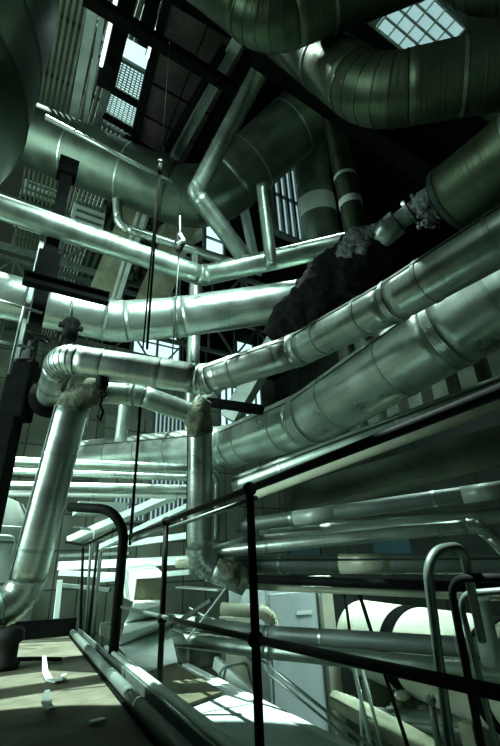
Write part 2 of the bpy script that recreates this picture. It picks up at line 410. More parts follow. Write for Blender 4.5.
mb = MB(); rnd = random.Random(4)
for i in range(60):
    q = P(rnd.uniform(418, 440), rnd.uniform(198, 228), rnd.uniform(4.55, 4.8)); mb.ball(q, rnd.uniform(.015, .045), 6, (1, rnd.uniform(.5, 1), rnd.uniform(.5, 1)))
tag(mb.build('wool_clumps', CRUSTL, root), kind='stuff')

# black diagonal beam and overhead deck
mb = MB(); mb.ibeam(P(262, 52, 7.7), P(480, 196, 6.0), .34, .5, .04); struct(mb.build('roof_beam', BLACK2))
tag(bpy.data.objects['roof_beam'], 'black steel beam slanting down between the olive pipes', 'beam')

# ================================================================== right-hand run of pipes
pipe('medium clad pipe just under the fat climbing pipe', [(238, 486, 5.6), (600, 354, 3.7)], .14, ALU2, band=1.5, name='clad_pipe')
pipe('slender beige pipe along the black top rail', [(252, 496, 5.4), (600, 366, 3.6)], .055, BEIGE, band=0, name='steel_pipe', wob=0)
mp_ = pipe('dark pipe with painted light patches above the bright chrome-like pipe', [(238, 526, 5.6), (600, 476, 3.9)], .085, DKPIPE, band=1.6, name='steel_pipe')
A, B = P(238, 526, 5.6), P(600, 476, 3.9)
for fa_, fb_ in ((.21, .345), (.70, .80)):  # dappled light put into the colour as paler sleeves
    mb = MB(); mb.tube([A.lerp(B, fa_), A.lerp(B, fb_)], .0875, 32); tag(mb.build('light_patch', PALE, mp_), 'light patch painted on the pipe')
pipe('brightest smooth pipe among the level pipes at right', [(262, 536, 5.7), (600, 508, 4.3)], .1, ALU, band=1.9, name='steel_pipe')
pipe('thin level pipe turning down in an elbow at the right edge', [(205, 553, 5.5), (480, 525, 4.3), (520, 566, 4.2)], .07, ALU, band=1.8, name='steel_pipe', rb=1.3)
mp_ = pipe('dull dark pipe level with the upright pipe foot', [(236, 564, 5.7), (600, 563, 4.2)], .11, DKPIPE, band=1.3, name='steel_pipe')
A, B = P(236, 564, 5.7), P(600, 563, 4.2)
mb = MB(); mb.tube([A.lerp(B, .352), A.lerp(B, .50)], .1125, 36); tag(mb.build('beige_length', BEIGE, mp_), 'beige length of the pipe')  # beige sleeve over part of the dark pipe
pipe('narrow black pipe under the dull dark pipe', [(228, 578, 5.4), (600, 592, 4.1)], .05, BLACK, band=0, name='steel_pipe', wob=0)
pipe('thin pale pipe lying under the narrow black pipe', [(228, 586, 5.6), (600, 602, 4.2)], .035, BEIGE, band=0, name='steel_pipe', wob=0)
pipe('dark pipe crossing in front of the white panel, upper of two', [(150, 618, 6.4), (270, 634, 5.2), (600, 656, 3.6)], .09, DKPIPE, band=1.4, name='steel_pipe', rb=.5)
pipe('blue-grey pipe crossing in front of the white panel, lower of two', [(150, 637, 6.2), (270, 651, 5.0), (600, 682, 3.5)], .085, ALU2, band=1.5, name='steel_pipe', rb=.5)
pipe('short capped stub pipe beside the upright pipe foot', [(177, 563, 6.2), (200, 564, 6.1)], .065, BEIGE, band=0, name='steel_pipe')
pipe('short pale pipe right of the upright pipe above its foot', [(216, 552, 5.9), (252, 541, 5.6)], .085, PALE, band=0, name='steel_pipe')
pipe('hooked small pipe end left of the white panel', [(222, 609, 6.0), (268, 612, 5.8), (276, 636, 5.8)], .085, BEIGE, band=0, name='steel_pipe', rb=.9)

# big concrete girder right
mb = MB(); A = P(300, 500, 6.2); B = P(640, 408, 4.2); mb.bar(A, B, .5, .34); 
t = (B-A).normalized(); x = t.cross(V((0, 0, 1))).normalized()
mb.obox((A+B)/2+V((0, 0, -.12))-x*.3, x, t, V((0, 0, 1)), .08, (B-A).length/2, .02)
struct(mb.build('roof_beam', CONCD))

# dark interior partition behind the pipe rack
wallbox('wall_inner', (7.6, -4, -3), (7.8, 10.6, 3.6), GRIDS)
# row of tall louvre fins seen between the pipes
rootf = thing('louvre_wall', 'row of upright grey fins and bright gaps behind the climbing pipe', 'louvre', (6.6, 0, 3.4))
ls = atx(450, 408, 6.6).z
for i in range(15):
    y = -1.5+i*.55
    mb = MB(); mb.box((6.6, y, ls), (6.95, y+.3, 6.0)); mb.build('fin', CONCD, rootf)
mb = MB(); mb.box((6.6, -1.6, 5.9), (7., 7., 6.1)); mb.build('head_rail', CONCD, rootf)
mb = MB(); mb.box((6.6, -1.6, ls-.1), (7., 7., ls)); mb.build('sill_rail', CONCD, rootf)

# ================================================================== walkway
E0, E1 = atz(179, 746, .06), atz(82, 642, .06)
EK = (E1.x-E0.x)/(E1.y-E0.y); EA = E0.x-EK*E0.y; EU = V((EK, 1, 0)).normalized(); EN = V((EU.y, -EU.x, 0))
def edge(off, y, z): return V((EA+EK*y, y, z)) + EN*off             # point beside the walkway's edge pipe
def edgebar(name, o0, o1, y0, y1, z0, z1, mt_, parent=None, bevel=0):
    mb = MB(); a = edge((o0+o1)/2, y0, (z0+z1)/2); b = edge((o0+o1)/2, y1, (z0+z1)/2)
    mb.obox((a+b)/2, EN, EU, V((0, 0, 1)), (o1-o0)/2, (b-a).length/2, (z1-z0)/2); return mb.build(name, mt_, parent, bevel=bevel)
EX = EA+EK*3.5
wk = struct(edgebar('floor_walkway', -3.8, -.05, -.6, 8.25, -.12, 0, BOARD))
mb = MB(); a = edge(-3.8, 8.3, 0); b = edge(.05, 8.3, 0); mb.bar(a+V((0, 0, .12)), b+V((0, 0, .12)), .12, .26); struct(mb.build('trim_1', BLACK2))
struct(edgebar('trim_2', -.05, -.03, -.6, 8.2, -.3, .015, BLACK2))
struct(edgebar('trim_3', .085, .105, -.6, 8.2, -.35, .10, GREY))
pipe('dull conduit pipe clamped along the walkway edge', [edge(0, -.5, .055), edge(0, 8.1, .055)], .042, DKPIPE, name='conduit', cat='pipe', band=1.1, pixel=False, wob=0)
pipe('pale cable conduit running just outside the kick plate', [edge(.135, -.5, .105), edge(.135, 5.6, .105)], .022, PALE, name='conduit', cat='pipe', band=0, pixel=False, wob=0)
pipe('second pale conduit beside the kick plate, outermost', [edge(.178, -.5, .10), edge(.178, 5.2, .10)], .018, PALE, name='conduit', cat='pipe', band=0, pixel=False, wob=0)
wallbox('light_block_left', (-1.75, -4, -.1), (-1.6, 4.6, 4.3), CONCD)  # unseen wall added to keep the fill lamps off the deck boards
# litter on the boards
def litter(label, pxs, w, mt):
    p = [atz(x, y, 0)+V((0, 0, h)) for x, y, h in pxs]; mb = MB(); 
    side = (p[-1]-p[0]).cross(V((0, 0, 1))).normalized()
    for k in range(len(p)-1):
        b = len(mb.v); wa = w*(.5+.5*math.sin(math.pi*(k+.3)/len(p))); wb = w*(.5+.5*math.sin(math.pi*(k+1.3)/len(p)))
        for q, ww in ((p[k], wa), (p[k+1], wb)):
            for s_ in (-1, 1):
                for h in (0, .012): mb.v.append(q+side*s_*ww+V((0, 0, h)))
        for f in ((0,2,6,4),(1,5,7,3),(0,4,5,1),(2,3,7,6),(0,1,3,2),(4,6,7,5)): mb.face([b+i for i in f])
    tag(mb.build('metal_scrap', mt), label, 'scrap')
litter('curled pale metal offcut lying on the lit boards', [(42, 672, .12), (44, 678, .05), (49, 682, .01), (58, 684, .01), (64, 678, .02)], .03, PALEST)
litter('twisted dull offcut in the dark strip of the deck', [(46, 700, .05), (45, 706, .02), (48, 710, .01), (52, 716, .03)], .03, GREY)
litter('flat white scrap near the walkway edge', [(90, 726, .01), (97, 724, .01), (104, 722, .01)], .03, WHITE)
# black valve body lower left
root = thing('rubber_boot', 'black round fitting standing on the deck at the left edge', 'fitting', atz(4, 668, 0))
b0 = atz(3, 670, 0)
mb = MB(); mb.lathe(b0, (0, 0, 1), [(0, .0), (0, .13), (.05, .15), (.1, .11), (.22, .11), (.26, .15), (.34, .15), (.38, .1), (.38, 0)], 28); mb.build('body', RUBBER, root)
mb = MB(); mb.tube([b0+V((.1, 0, .08)), b0+V((.3, .02, .06)), b0+V((.55, .0, .03))], .02, 10); mb.build('spout', RUBBER, root)

# guardrail along the walkway
RA, RK = 1.10, .06
def onrail(x, y):                                  # point of the vertical plane over the kick plate seen at (x, y)
    r = ray(x, y); return EYE + r*(RA/(r.x-RK*r.y))
gB, gC = onrail(163, 600), onrail(254, 600)
gr = thing('guardrail', 'black tubular guardrail with ball joints along the walkway edge', 'railing', (gB.x, gB.y, 0))
zt = onrail(163, 523).z; zm = onrail(254, 639).z
def rl(q, z): return V((q.x, q.y, z))
for g_ in (gB, gC):
    mb = MB(); mb.tube([rl(g_, -.088), rl(g_, zt)], .022, 16); po = mb.build('post', BLACK, gr)
    for z_ in (zt, zm):
        mb = MB(); mb.ball(rl(g_, z_), .04, 14); mb.build('ball_joint', BLACK, po)
near = V((RA-.4*RK, -.4, 0))
mb = MB(); mb.tube([rl(onrail(121, 531), zt), rl(gC, zt), rl(near, zt)], .020, 14); mb.build('top_rail', BLACK, gr)
mb = MB(); mb.tube([rl(onrail(116, 600), zm+.03), rl(gC, zm)], .016, 14); tag(mb.build('mid_rail', GREY, gr), 'grey lit length of mid rail')
mb = MB(); mb.tube([rl(gC, zm), rl(V((RA+.2*RK, .2, 0)), zm)], .018, 14); mb.build('mid_rail', BLACK, gr)
# grey rail just behind
pipe('grey handrail tube running parallel just behind the black top rail', [(132, 541, 4.6), (256, 498, 3.0)], .018, GREY, name='handrail', cat='railing', band=0, wob=0, rb=.5)

# bent thick black tube post A
def bent(mb, pts, r, rb, n=16, pix=True):
    W = [P(*p) if pix else V(p) for p in pts]; q = [W[0]]
    for s_ in fillet(W, rb):
        if s_[0] == 'e': 
            pass
            q += s_[1]
    q.append(W[-1]); mb.tube(q, r, n)
rt = thing('handrail', 'thick black bent handrail post at the far end of the guardrail', 'railing', atz(112, 666, 0))
mb = MB(); bent(mb, [(70, 507, 4.7), (126, 510, 4.45), (112, 668, 4.3)], .05, .3, 20); mb.build('bent_tube', BLACK, rt)
mb = MB(); f0 = atz(112, 668, 0); mb.lathe(P(112, 668, 4.3), (0, 0, 1), [(-.03, 0), (-.03, .1), (0, .1), (0, 0)], 20); mb.build('foot_flange', BLACK, rt)

# stair guard behind with thin posts (left)
sg = thing('guardrail', 'thin dark stair guard with close uprights behind the bent handrail', 'railing', P(85, 640, 6.4))
for x0, y0, x1, y1, d, mt_ in ((83, 548, 80, 640, 6.6, BLACK), (98, 542, 87, 648, 6.2, BLACK), (101, 552, 92, 650, 6.0, GREY), (91, 540, 85, 642, 6.4, GREY)):
    mb = MB(); mb.tube([P(x0, y0, d+.3), P(x1, y1, d)], .022, 10); mb.build('post', mt_, sg)
mb = MB(); bent(mb, [(74, 527, 7.2), (95, 530, 6.7), (92, 560, 6.5)], .022, .15, 10); mb.build('top_rail', GREY, sg)
mb = MB(); bent(mb, [(66, 542, 7.2), (84, 545, 6.9), (122, 527, 5.6)], .022, .1, 10); mb.build('top_rail', BLACK, sg)
mb = MB(); bent(mb, [(92, 650, 6.0), (100, 550, 6.3), (124, 546, 6.0)], .02, .15, 10); mb.build('mid_rail', GREY, sg)

# right-hand stair rails
for lab, q, r_, mt_ in (('grey hooped stair rail, leftmost of the three at right', [(456, 790, 2.15), (425, 552, 2.35), (462, 545, 2.5), (482, 640, 2.6)], .026, GREY),
                   ('dark bent stair rail, middle of the three at right', [(490, 790, 2.4), (449, 578, 2.6), (540, 577, 2.2)], .024, BLACK),
                   ('dark bent stair rail, rightmost and lowest of the three', [(508, 790, 2.5), (458, 594, 2.7), (540, 588, 2.3)], .02, GREY)):
    rr = thing('stair_rail', lab, 'railing', P(*q[0])); mb = MB(); bent(mb, q, r_, .14, 16); mb.build('bent_tube', mt_, rr)
# slender posts lower right
for lab, q, r_ in (('slim black rod slanting behind the stair rails', [(360, 596, 5.0), (412, 760, 4.4)], .022),
                   ('slim grey post with rounded cap between the rails', [(431, 700, 3.4), (444, 780, 3.3)], .028),
                   ('pair of pale struts meeting left of the slim rod', [(348, 640, 5.2), (374, 760, 4.8)], .025),
                   ('thin dark rod left of the slim black rod', [(345, 596, 5.6), (352, 650, 5.4)], .018)):
    mb = MB(); A, B = P(*q[0]), P(*q[1]); mb.tube([A, B], r_, 12); mb.ball(A, r_*1.5, 10)
    if 'pair' in lab: mb.tube([P(360, 690, 5.1), P(363, 760, 5.0)], .02, 10); mb.tube([P(362, 668, 5.0), P(385, 760, 4.8)], .02, 10)
    tag(mb.build('strut', {'slim black': BLACK, 'slim grey ': GREY, 'pair of pa': PALEST, 'thin dark ': BLACK}[lab[:10]]), lab, 'rod')
# bright thin double tube crossing lower middle
pipe('bright thin tube slanting down to the lower right, upper of a pair', [(205, 615, 6.2), (390, 762, 4.0)], .018, ALU, name='thin_tube', band=0, wob=0)
pipe('bright thin tube slanting down to the lower right, lower of a pair', [(205, 622, 6.3), (380, 764, 4.1)], .014, ALU, name='thin_tube', band=0, wob=0)

# ================================================================== lower level: ducts, panel, vessel
# flat duct beyond kick plate
zd = -.09
R0_, R1_ = atz(318, 745, zd), atz(232, 686, zd)
w0 = max((R0_-edge(0, R0_.y, zd)).dot(EN), .5); w1 = (R1_-edge(0, R1_.y, zd)).dot(EN)
dw = (w0+w1)/2
def hexa(mb, fr, bk):
    b = len(mb.v); mb.v += list(fr)+list(bk)
    for f in ((0,1,2,3),(7,6,5,4),(0,4,5,1),(1,5,6,2),(2,6,7,3),(3,7,4,0)): mb.face([b+i for i in f])
dk = thing('air_duct', 'broad flat-topped sheet-metal duct beside the walkway', 'duct', edge(.5, 3, zd))
edgebar('duct_body', .22, dw, .3, 6.1, zd-.5, zd, DUCTM, dk, .008)
for y in (1.2, 2.3, 3.4, 4.5, 5.6): edgebar('seam_flange', .22, dw+.012, y, y+.02, zd-.5, zd+.006, DUCTM, dk)
tag(edgebar('edge_trim', dw, dw+.07, .3, 5.2, zd-.08, zd+.012, WHITE, dk), 'bright white edge strip')
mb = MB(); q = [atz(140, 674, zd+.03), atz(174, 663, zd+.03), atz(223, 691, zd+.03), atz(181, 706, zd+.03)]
hexa(mb, q, [p-V((0, 0, .022)) for p in q]); tag(mb.build('dark_plate', DARKP), 'dark olive square plate lying on the flat duct', 'plate')  # dark olive slab over part of the duct top
mb = MB(); hexa(mb, [P(136, 578, 6.0), P(167, 577, 5.9), P(163, 602, 5.9), P(133, 602, 6.0)], [P(122, 566, 7.0), P(151, 562, 7.0), P(160, 592, 7.0), P(124, 598, 7.0)])
hd = mb.build('sheet_hood', WHITE, bevel=.006); tag(hd, 'white sheet hood with sloping top and dark front behind the guardrail', 'hood')
mb = MB(); hexa(mb, [P(137, 579, 5.97), P(166, 578, 5.87), P(162, 601, 5.87), P(134, 601, 5.97)], [P(137, 579, 6.02), P(166, 578, 5.92), P(162, 601, 5.92), P(134, 601, 6.02)]); tag(mb.build('front_panel', DARKP, hd), 'dark olive front panel')
rows = [((134, 602), (164, 600), 5.9), ((130, 611), (160, 606), 5.3), ((125, 624), (164, 617), 5.7), ((122, 634), (158, 622), 4.95), ((118, 646), (170, 627), 5.35), ((140, 674), (178, 664), 4.45)]
mb = MB()
for k, (a, b, d) in enumerate(rows): mb.v += [P(*a, d), P(*b, d+.1)]
for k in range(len(rows)-1): mb.face([2*k, 2*k+1, 2*k+3, 2*k+2])
fo = mb.build('folded_sheet', WHITE); tag(fo, 'folded pale sheet metal stepping down from the white hood to the duct', 'sheet')
sd = fo.modifiers.new('solid', 'SOLIDIFY'); sd.thickness = .02
mb = MB(); a, b = edge(dw+.16, 3.3, 0), edge(dw+.16, 7.0, 0); mb.bar(a+V((0, 0, -.55)), b+V((0, 0, -.55)), .1, .75); tag(mb.build('low_wall', CONCD), 'dark low parapet running along the far side of the duct', 'parapet')
wallbox('floor_ledge', (2.9, 6.6, -.4), (4.1, 12, -.15), CONCD)
# sloping loose trough pieces
def strip(name, label, cat, a, b, w, h, mt_): 
    mb = MB(); mb.bar(a, b, w, h); return tag(mb.build(name, mt_, bevel=.006), label, cat)
strip('metal_strip', 'long bright metal strip leaning behind the guardrail', 'strip', P(187, 640, 5.0), P(226, 588, 5.2), .07, .02, PALEST)
strip('metal_strip', 'short wide tin strip laid flat near the upright pipe foot', 'strip', P(180, 587, 5.6), P(222, 590, 5.3), .2, .02, WHITE)
strip('metal_strip', 'dull beam offcut leaning left of the bright strip', 'strip', P(160, 634, 5.6), P(212, 600, 5.5), .09, .05, GREY)
strip('metal_strip', 'pale triangular trough edge above the flat duct', 'strip', P(215, 662, 4.6), P(300, 740, 3.6), .05, .12, WHITE)
# hoop handle near
rr = thing('grab_rail', 'pale hooped grab rail at the edge of the flat duct', 'railing', P(222, 680, 4.4)); mb = MB(); bent(mb, [(220, 690, 4.4), (219, 668, 4.4), (246, 662, 4.5), (256, 700, 4.6)], .016, .08, 10); mb.build('hoop', PALEST, rr)
# pile of loose metal in the dark gap: individual strips
rnd = random.Random(11)
for i in range(16):
    A = V((rnd.uniform(3.1, 3.9), rnd.uniform(6.8, 9.5), -.13+i*.012)); B = A + V((rnd.uniform(-.6, .6), rnd.uniform(-.6, .6), rnd.uniform(0, .25)))
    mb = MB(); mb.bar(A, B, rnd.uniform(.03, .1), .015)
    tag(mb.build('scrap_strip', rnd.choice([PALEST, GREY, DARKP, WHITE])), 'loose metal offcut in the heap behind the guardrail', 'scrap', 'scrap heap behind the guardrail')

# white panel door with cream posts
A = P(298, 650, 6.4); yp = A.y
def quad_box(mb, pxs, thick):
    """slab whose front face passes through four seen points on a vertical plane Y = const"""
    p = [aty(x, y, yp) for x, y in pxs]; b = len(mb.v)
    mb.v += p + [q+V((0, thick, 0)) for q in p]
    for f in ((0,1,2,3),(7,6,5,4),(0,4,5,1),(1,5,6,2),(2,6,7,3),(3,7,4,0)): mb.face([b+i for i in f])
x0 = aty(268, 650, yp).x; x1 = aty(322, 650, yp).x
pd = thing('equipment_cabinet', 'tall blue-white cabinet door lit brightly behind the crossing pipes', 'cabinet', (x0, yp, -3))
mb = MB(); mb.box((x0, yp, -3), (x1, yp+1.2, .55)); mb.build('body', BLUEG, pd, bevel=.02)
mb = MB(); mb.box((x0+.06, yp-.02, -2.9), (x1-.06, yp, .48)); mb.build('door', BLUEG, pd, bevel=.008)
mb = MB(); mb.box((x0+.55, yp-.03, .16), (x0+.85, yp-.02, .21)); mb.build('name_plate', WHITE, pd)
mb = MB(); mb.box((x1+.02, yp-.1, -3), (x1+.26, yp+.2, .7)); tag(mb.build('wall_post', CREAM, bevel=.01), 'cream upright post right of the blue-white cabinet', 'post')
mb = MB(); mb.box((x0-.55, yp+.3, -3), (x0-.08, yp+.5, .2)); tag(mb.build('wall_post', CREAM, bevel=.01), 'cream upright post left of the blue-white cabinet', 'post')
mb = MB(); mb.box((x1+.3, yp+.2, -3), (x1+.5, yp+.5, .7)); tag(mb.build('wall_post', BLACK2, bevel=.01), 'black upright post right of the cream post', 'post')

# horizontal vessel lower right
A = P(364, 637, 6.8); B = P(520, 678, 4.3); t = (B-A).normalized(); R = .53
hv = thing('horizontal_tank', 'cream horizontal tank with dark stripes below the level pipes', 'tank', A)
ln = (B-A).length
mb = MB(); mb.lathe(A, t, [(-.12, 0), (-.1, .26), (-.04, .43), (0.05, R)]+[(x*ln/12, R) for x in range(1, 16)], 56); mb.build('shell', CREAM, hv)
for f_, w_ in ((.46, .26), (.98, .2), (1.12, .1)):
    mb = MB(); mb.band(A+t*ln*f_, t, R, w_, .012, 56); mb.build('stripe', BLACK2, hv)  # near-black bands around the shell
for f_ in (.15, .8):
    mb = MB(); q = A+t*ln*f_; mb.box(q+V((-.4, -.08, -2.8)), q+V((.4, .08, -.45))); mb.build('saddle', CONC, hv)
pipe('short pale upright pipe at the right edge behind the stair rails', [(492, 664, 3.7), (479, 598, 3.8)], .085, PALE, band=0, name='clad_pipe')
# rubble & lower pipes right bottom
pipe('rough pale pipe low in the bottom right corner', [(335, 700, 5.6), (470, 772, 4.2)], .12, CONC, band=0, name='clad_pipe', wob=.25)
pipe('dark low pipe beside the tank saddle at bottom right', [(365, 722, 5.4), (520, 735, 4.4)], .16, DKPIPE, band=0, name='clad_pipe')
rnd = random.Random(5)
for i in range(26):
    q = P(rnd.uniform(345, 495), rnd.uniform(690, 744), rnd.uniform(4.9, 6.2)); mb = MB(); mb.ball(q, rnd.uniform(.05, .14), 8, (1, rnd.uniform(.6, 1), rnd.uniform(.4, .9)))
    for k in range(len(mb.v)): mb.v[k] = q+(mb.v[k]-q)*(1+.35*noise.noise(mb.v[k]*9))
    tag(mb.build('rubble_lump', rnd.choice([CONC, CREAM, CONCD])), 'lump of rubble lying below the cream tank', 'rubble', 'rubble below the tank')
# blue crate behind level pipes
for lab, x_, w_ in (('small blue panel glimpsed behind the level pipes, left one', 290, 30), ('small blue panel glimpsed behind the level pipes, right one', 372, 40)):
    A = P(x_, 540, 6.9); B = P(x_+w_, 556, 6.7); mb = MB(); A = atx(x_, 540, 7.52); B = atx(x_+w_, 556, 7.52); mb.box((7.52, min(A.y, B.y), B.z), (7.6, max(A.y, B.y), A.z)); tag(mb.build('blue_panel', BLUE), lab, 'panel')

# ================================================================== left: column, hoist, rails
q = P(36, 320, 6.6)
ztop = 12.0
while proj((q.x, q.y, ztop))[1] < 160: ztop -= .05
cl = thing('steel_column', 'black steel column standing in front of the fat shiny pipe', 'column', (q.x, q.y, -3))
mb = MB(); mb.ibeam((q.x, q.y, -3), (q.x, q.y, ztop), .2, .2, .025); mb.build('shaft', BLACK2, cl)
mb = MB(); mb.box((q.x-.19, q.y-.1, -3), (q.x-.12, q.y+.02, ztop-1.6)); mb.build('cable_tray', GREY, cl)
for z_, h_ in ((5.3, .5), (ztop-.45, .4)):
    mb = MB(); mb.box((q.x-.17, q.y-.14, z_), (q.x+.17, q.y+.14, z_+h_)); mb.build('splice_plate', BLACK2, cl)
bA = P(38, 281, 6.4); bB = V((bA.x+1.05, bA.y-.02, bA.z+.0))
ho = thing('chain_hoist', 'black hoist hanging from a short bracket on the black column', 'hoist', bA)
mb = MB(); mb.ibeam(bA-V((.2, 0, 0)), bB, .14, .2, .02); mb.build('bracket', BLACK2, ho)
hx = P(72, 300, 6.3); 
mb = MB(); mb.tube([hx, P(71, 318, 6.25)], .022, 10); mb.build('rod', GREY, ho)
h0 = P(70.5, 330, 6.2)
mb = MB(); mb.lathe(h0, (0, 0, 1), [(.2, 0), (.2, .06), (.17, .06), (.17, .1), (.12, .13), (.06, .1), (.0, .11), (-.16, .1), (-.16, 0)], 24); mb.build('body', BLACK, ho)
mb = MB(); mb.box(h0+V((-.17, -.04, .03)), h0+V((.17, .04, .08))); mb.build('yoke', BLACK, ho)
for s_ in (-1, 1):
    mb = MB(); mb.tube([h0+V((s_*.1, 0, -.1)), h0+V((s_*.11, 0, -.34))], .02, 8); mb.build('leg', BLACK, ho)
# black valve cluster lower left
vq = P(22, 385, 5.9)
va = thing('valve', 'black valve with round handwheel against the column foot at left', 'valve', vq)
fa, fb = P(51, 396, 5.75), P(62, 358, 5.05); ft = (fa-fb).normalized()
mb = MB()
mb.obox(vq+V((0, 0, -.1)), RT, V((0, 0, 1)).cross(RT), V((0, 0, 1)), .17, .16, .42); mb.build('body', BLACK2, va, bevel=.03)
mb = MB(); mb.obox(vq+V((-.05, 0, -1.1)), RT, V((0, 0, 1)).cross(RT), V((0, 0, 1)), .12, .12, .75); mb.build('pedestal', BLACK2, va, bevel=.02)
mb = MB(); mb.lathe(vq+V((0, 0, .3)), (0, 0, 1), [(0, 0), (0, .17), (.05, .17), (.05, .1), (.22, .09), (.22, .05), (.4, .04), (.4, 0)], 20); mb.build('bonnet', BLACK2, va)
mb = MB(); mb.lathe(fa, ft, [(-.02, 0), (-.02, .27), (.05, .27), (.05, .24), (.06, .24), (.06, .27), (.13, .27), (.13, .15), (.25, .15), (.25, 0)], 28); mb.build('flange', BLACK2, va)
mb = MB(); mb.tube([fa+ft*.2, vq], .13, 20); mb.build('branch', BLACK2, va)
wq = P(38, 337, 5.8); mb = MB(); mb.torus(wq, (.25, -.3, 1), .16, .016, 28, 8)
for k in range(3):
    ax = V((.25, -.3, 1)).normalized(); u = ax.orthogonal().normalized(); u = Matrix.Rotation(k*2.094, 3, ax) @ u; mb.tube([wq, wq+u*.16], .012, 8)
wh = mb.build('handwheel', BLACK, va); mb = MB(); mb.tube([wq, vq+V((0, 0, .6))], .02, 8); mb.build('stem', BLACK, va)
# thin railing at far left
lr = thing('guardrail', 'thin grey two-bar railing at the left edge over the fat pipe', 'railing', P(10, 372, 5.2))
for a, b in (((-20, 295, 5.3), (42, 313, 5.4)), ((-20, 338, 5.3), (33, 348, 5.4)), ((24, 307, 5.35), (9, 374, 5.1))):
    mb = MB(); mb.tube([P(*a), P(*b)], .018, 10); mb.build('post' if b[1] > 360 else 'rail', GREY, lr)

# hanging cables, ropes, chain
def cable(name, label, pts, r, mt_, cat='cable', group=None):
    mb = MB(); mb.tube([P(*p) for p in pts], r, 8); return tag(mb.build(name, mt_), label, cat, group)
c1 = P(147, 349, 4.85)
mb = MB(); mb.tube([c1+V((0, 0, 0)), c1+V((0, .02, 2.0)), c1+V((0, 0, 3.1))], .016, 8); o = mb.build('hanging_cable', HOLE); tag(o, 'thick black cable hanging down onto the snaking pipe, right one', 'cable')
c2 = P(143, 348, 4.9)
mb = MB(); mb.tube([c2, c2+V((.02, 0, 2.0)), c2+V((.04, -.02, 3.1))], .011, 8); tag(mb.build('hanging_cable', HOLE), 'thin cable hanging beside the thick black one', 'cable')
cc = c1+V((0, 0, 3.15)); clp = thing('cable_clamp', 'small clamp with bright bolt gripping the hanging cables under the roof panels', 'clamp', cc)
mb = MB(); mb.ball(cc, .045, 12); mb.tube([cc, cc+V((0, 0, -.25))], .03, 10); mb.build('body', BLACK, clp)
mb = MB(); mb.ball(cc-FW*.04, .022, 10); mb.build('bolt', WHITE, clp)
mb = MB(); mb.tube([cc, V((cc.x, cc.y, 10.9))], .004, 6); mb.build('suspension_wire', HOLE, clp)
cable('hanging_rod', 'black rod hanging in front of the level pipes left of centre', [(141, 398, 5.6), (138, 440, 5.55), (130, 545, 5.3)], .02, BLACK, 'rod')
rp = thing('rope', 'pale knotted rope bundle hanging above the fat shiny pipe', 'rope', P(180, 240, 7.2))
mb = MB(); mb.tube([P(180, 216, 7.3), P(180, 236, 7.2)], .014, 8); mb.build('rope_end', PALEST, rp)
mb = MB(); bumpy(mb, [P(180, 233, 7.2), P(180, 242, 7.15), P(179, 252, 7.1)], [.04, .09, .05], 20, .02, .3, 8); mb.build('knot', RUBBER, rp)
mb = MB(); mb.tube([P(180, 234, 7.1), P(184, 240, 7.0), P(177, 244, 7.0)], .03, 8); mb.build('loop', WHITE, rp)
mb = MB(); mb.tube([P(179, 252, 7.1), P(176, 300, 7.1), P(172, 360, 7.0)], .012, 8); mb.build('line', GREY, rp)
ch = thing('chain_block', 'black chain and hook hanging under the snaking pipe', 'hoist', P(102, 380, 5.0))
for k in range(5):
    mb = MB(); mb.torus(P(103, 378+k*4, 4.95), (1, 0, 0) if k % 2 else (0, 1, 0), .035, .012, 14, 6); mb.build('chain_link', BLACK, ch)
mb = MB(); bumpy(mb, [P(103, 374, 4.95), P(102, 384, 4.95), P(101, 390, 4.95)], [.05, .08, .04], 18, .02, .3, 8); mb.build('block', BLACK, ch)
mb = MB(); mb.tube([P(102, 396, 4.95), P(100, 405, 4.95), P(103, 412, 4.95), P(100, 420, 4.95), P(97, 415, 4.95)], .02, 8); mb.build('hook', BLACK, ch)

# ================================================================== mid-left level pipes and background
pipe('dark level pipe crossing left of the upright pipe, topmost', [(-40, 459, 7.6), (194, 469, 7.2)], .085, ALU2, band=1.6, name='steel_pipe')
pipe('pale level pipe just below the topmost level pipe', [(-40, 469, 7.8), (194, 478, 7.4)], .06, ALU, band=1.6, name='steel_pipe')
pipe('dark level pipe on the lower pair left of the upright pipe', [(-40, 484, 7.6), (194, 489, 7.2)], .07, ALU2, band=1.6, name='steel_pipe')
pipe('pale level pipe, lowest of the four left of the upright pipe', [(-40, 493, 7.7), (194, 496, 7.3)], .05, PALE, band=1.6, name='steel_pipe')
pipe('small bent pipe running high behind the long slim pipe', [(116, 190, 10.2), (119, 226, 10.0), (262, 272, 10.8)], .11, ALU, band=1.6, name='steel_pipe', rb=1.2)
pipe('upright pipe behind the fat shiny pipe at centre', [(197, 255, 10.5), (189, 455, 9.0)], .15, ALU, band=1.3, name='steel_pipe')
pipe('pale upright pipe far back between the snaking and short curved pipes', [(128, 378, 9.0), (120, 442, 8.7)], .13, PALE, band=1.2, name='steel_pipe')
pipe('stubby pipe crossing behind the rag-wrapped pipe top', [(188, 425, 7.0), (215, 385, 7.2)], .16, PALE, band=0, name='steel_pipe')
pipe('thin grey hooped tube right of the upright pipe', [(208, 472, 6.0), (217, 472, 6.0), (217, 540, 5.8)], .04, ALU2, band=0, name='steel_pipe', rb=1.4)
strip('steel_beam', 'black short steel beam right of the rag-wrapped pipe top', 'beam', P(208, 402, 6.6), P(262, 410, 6.2), .16, .12, BLACK2)
strip('steel_beam', 'pale long diagonal beam rising behind the upright pipe', 'beam', P(72, 540, 9.5), P(190, 488, 8.6), .3, .14, WHITE)
strip('steel_beam', 'second pale diagonal beam below the long one', 'beam', P(100, 548, 9.0), P(192, 505, 8.4), .2, .1, PALEST)
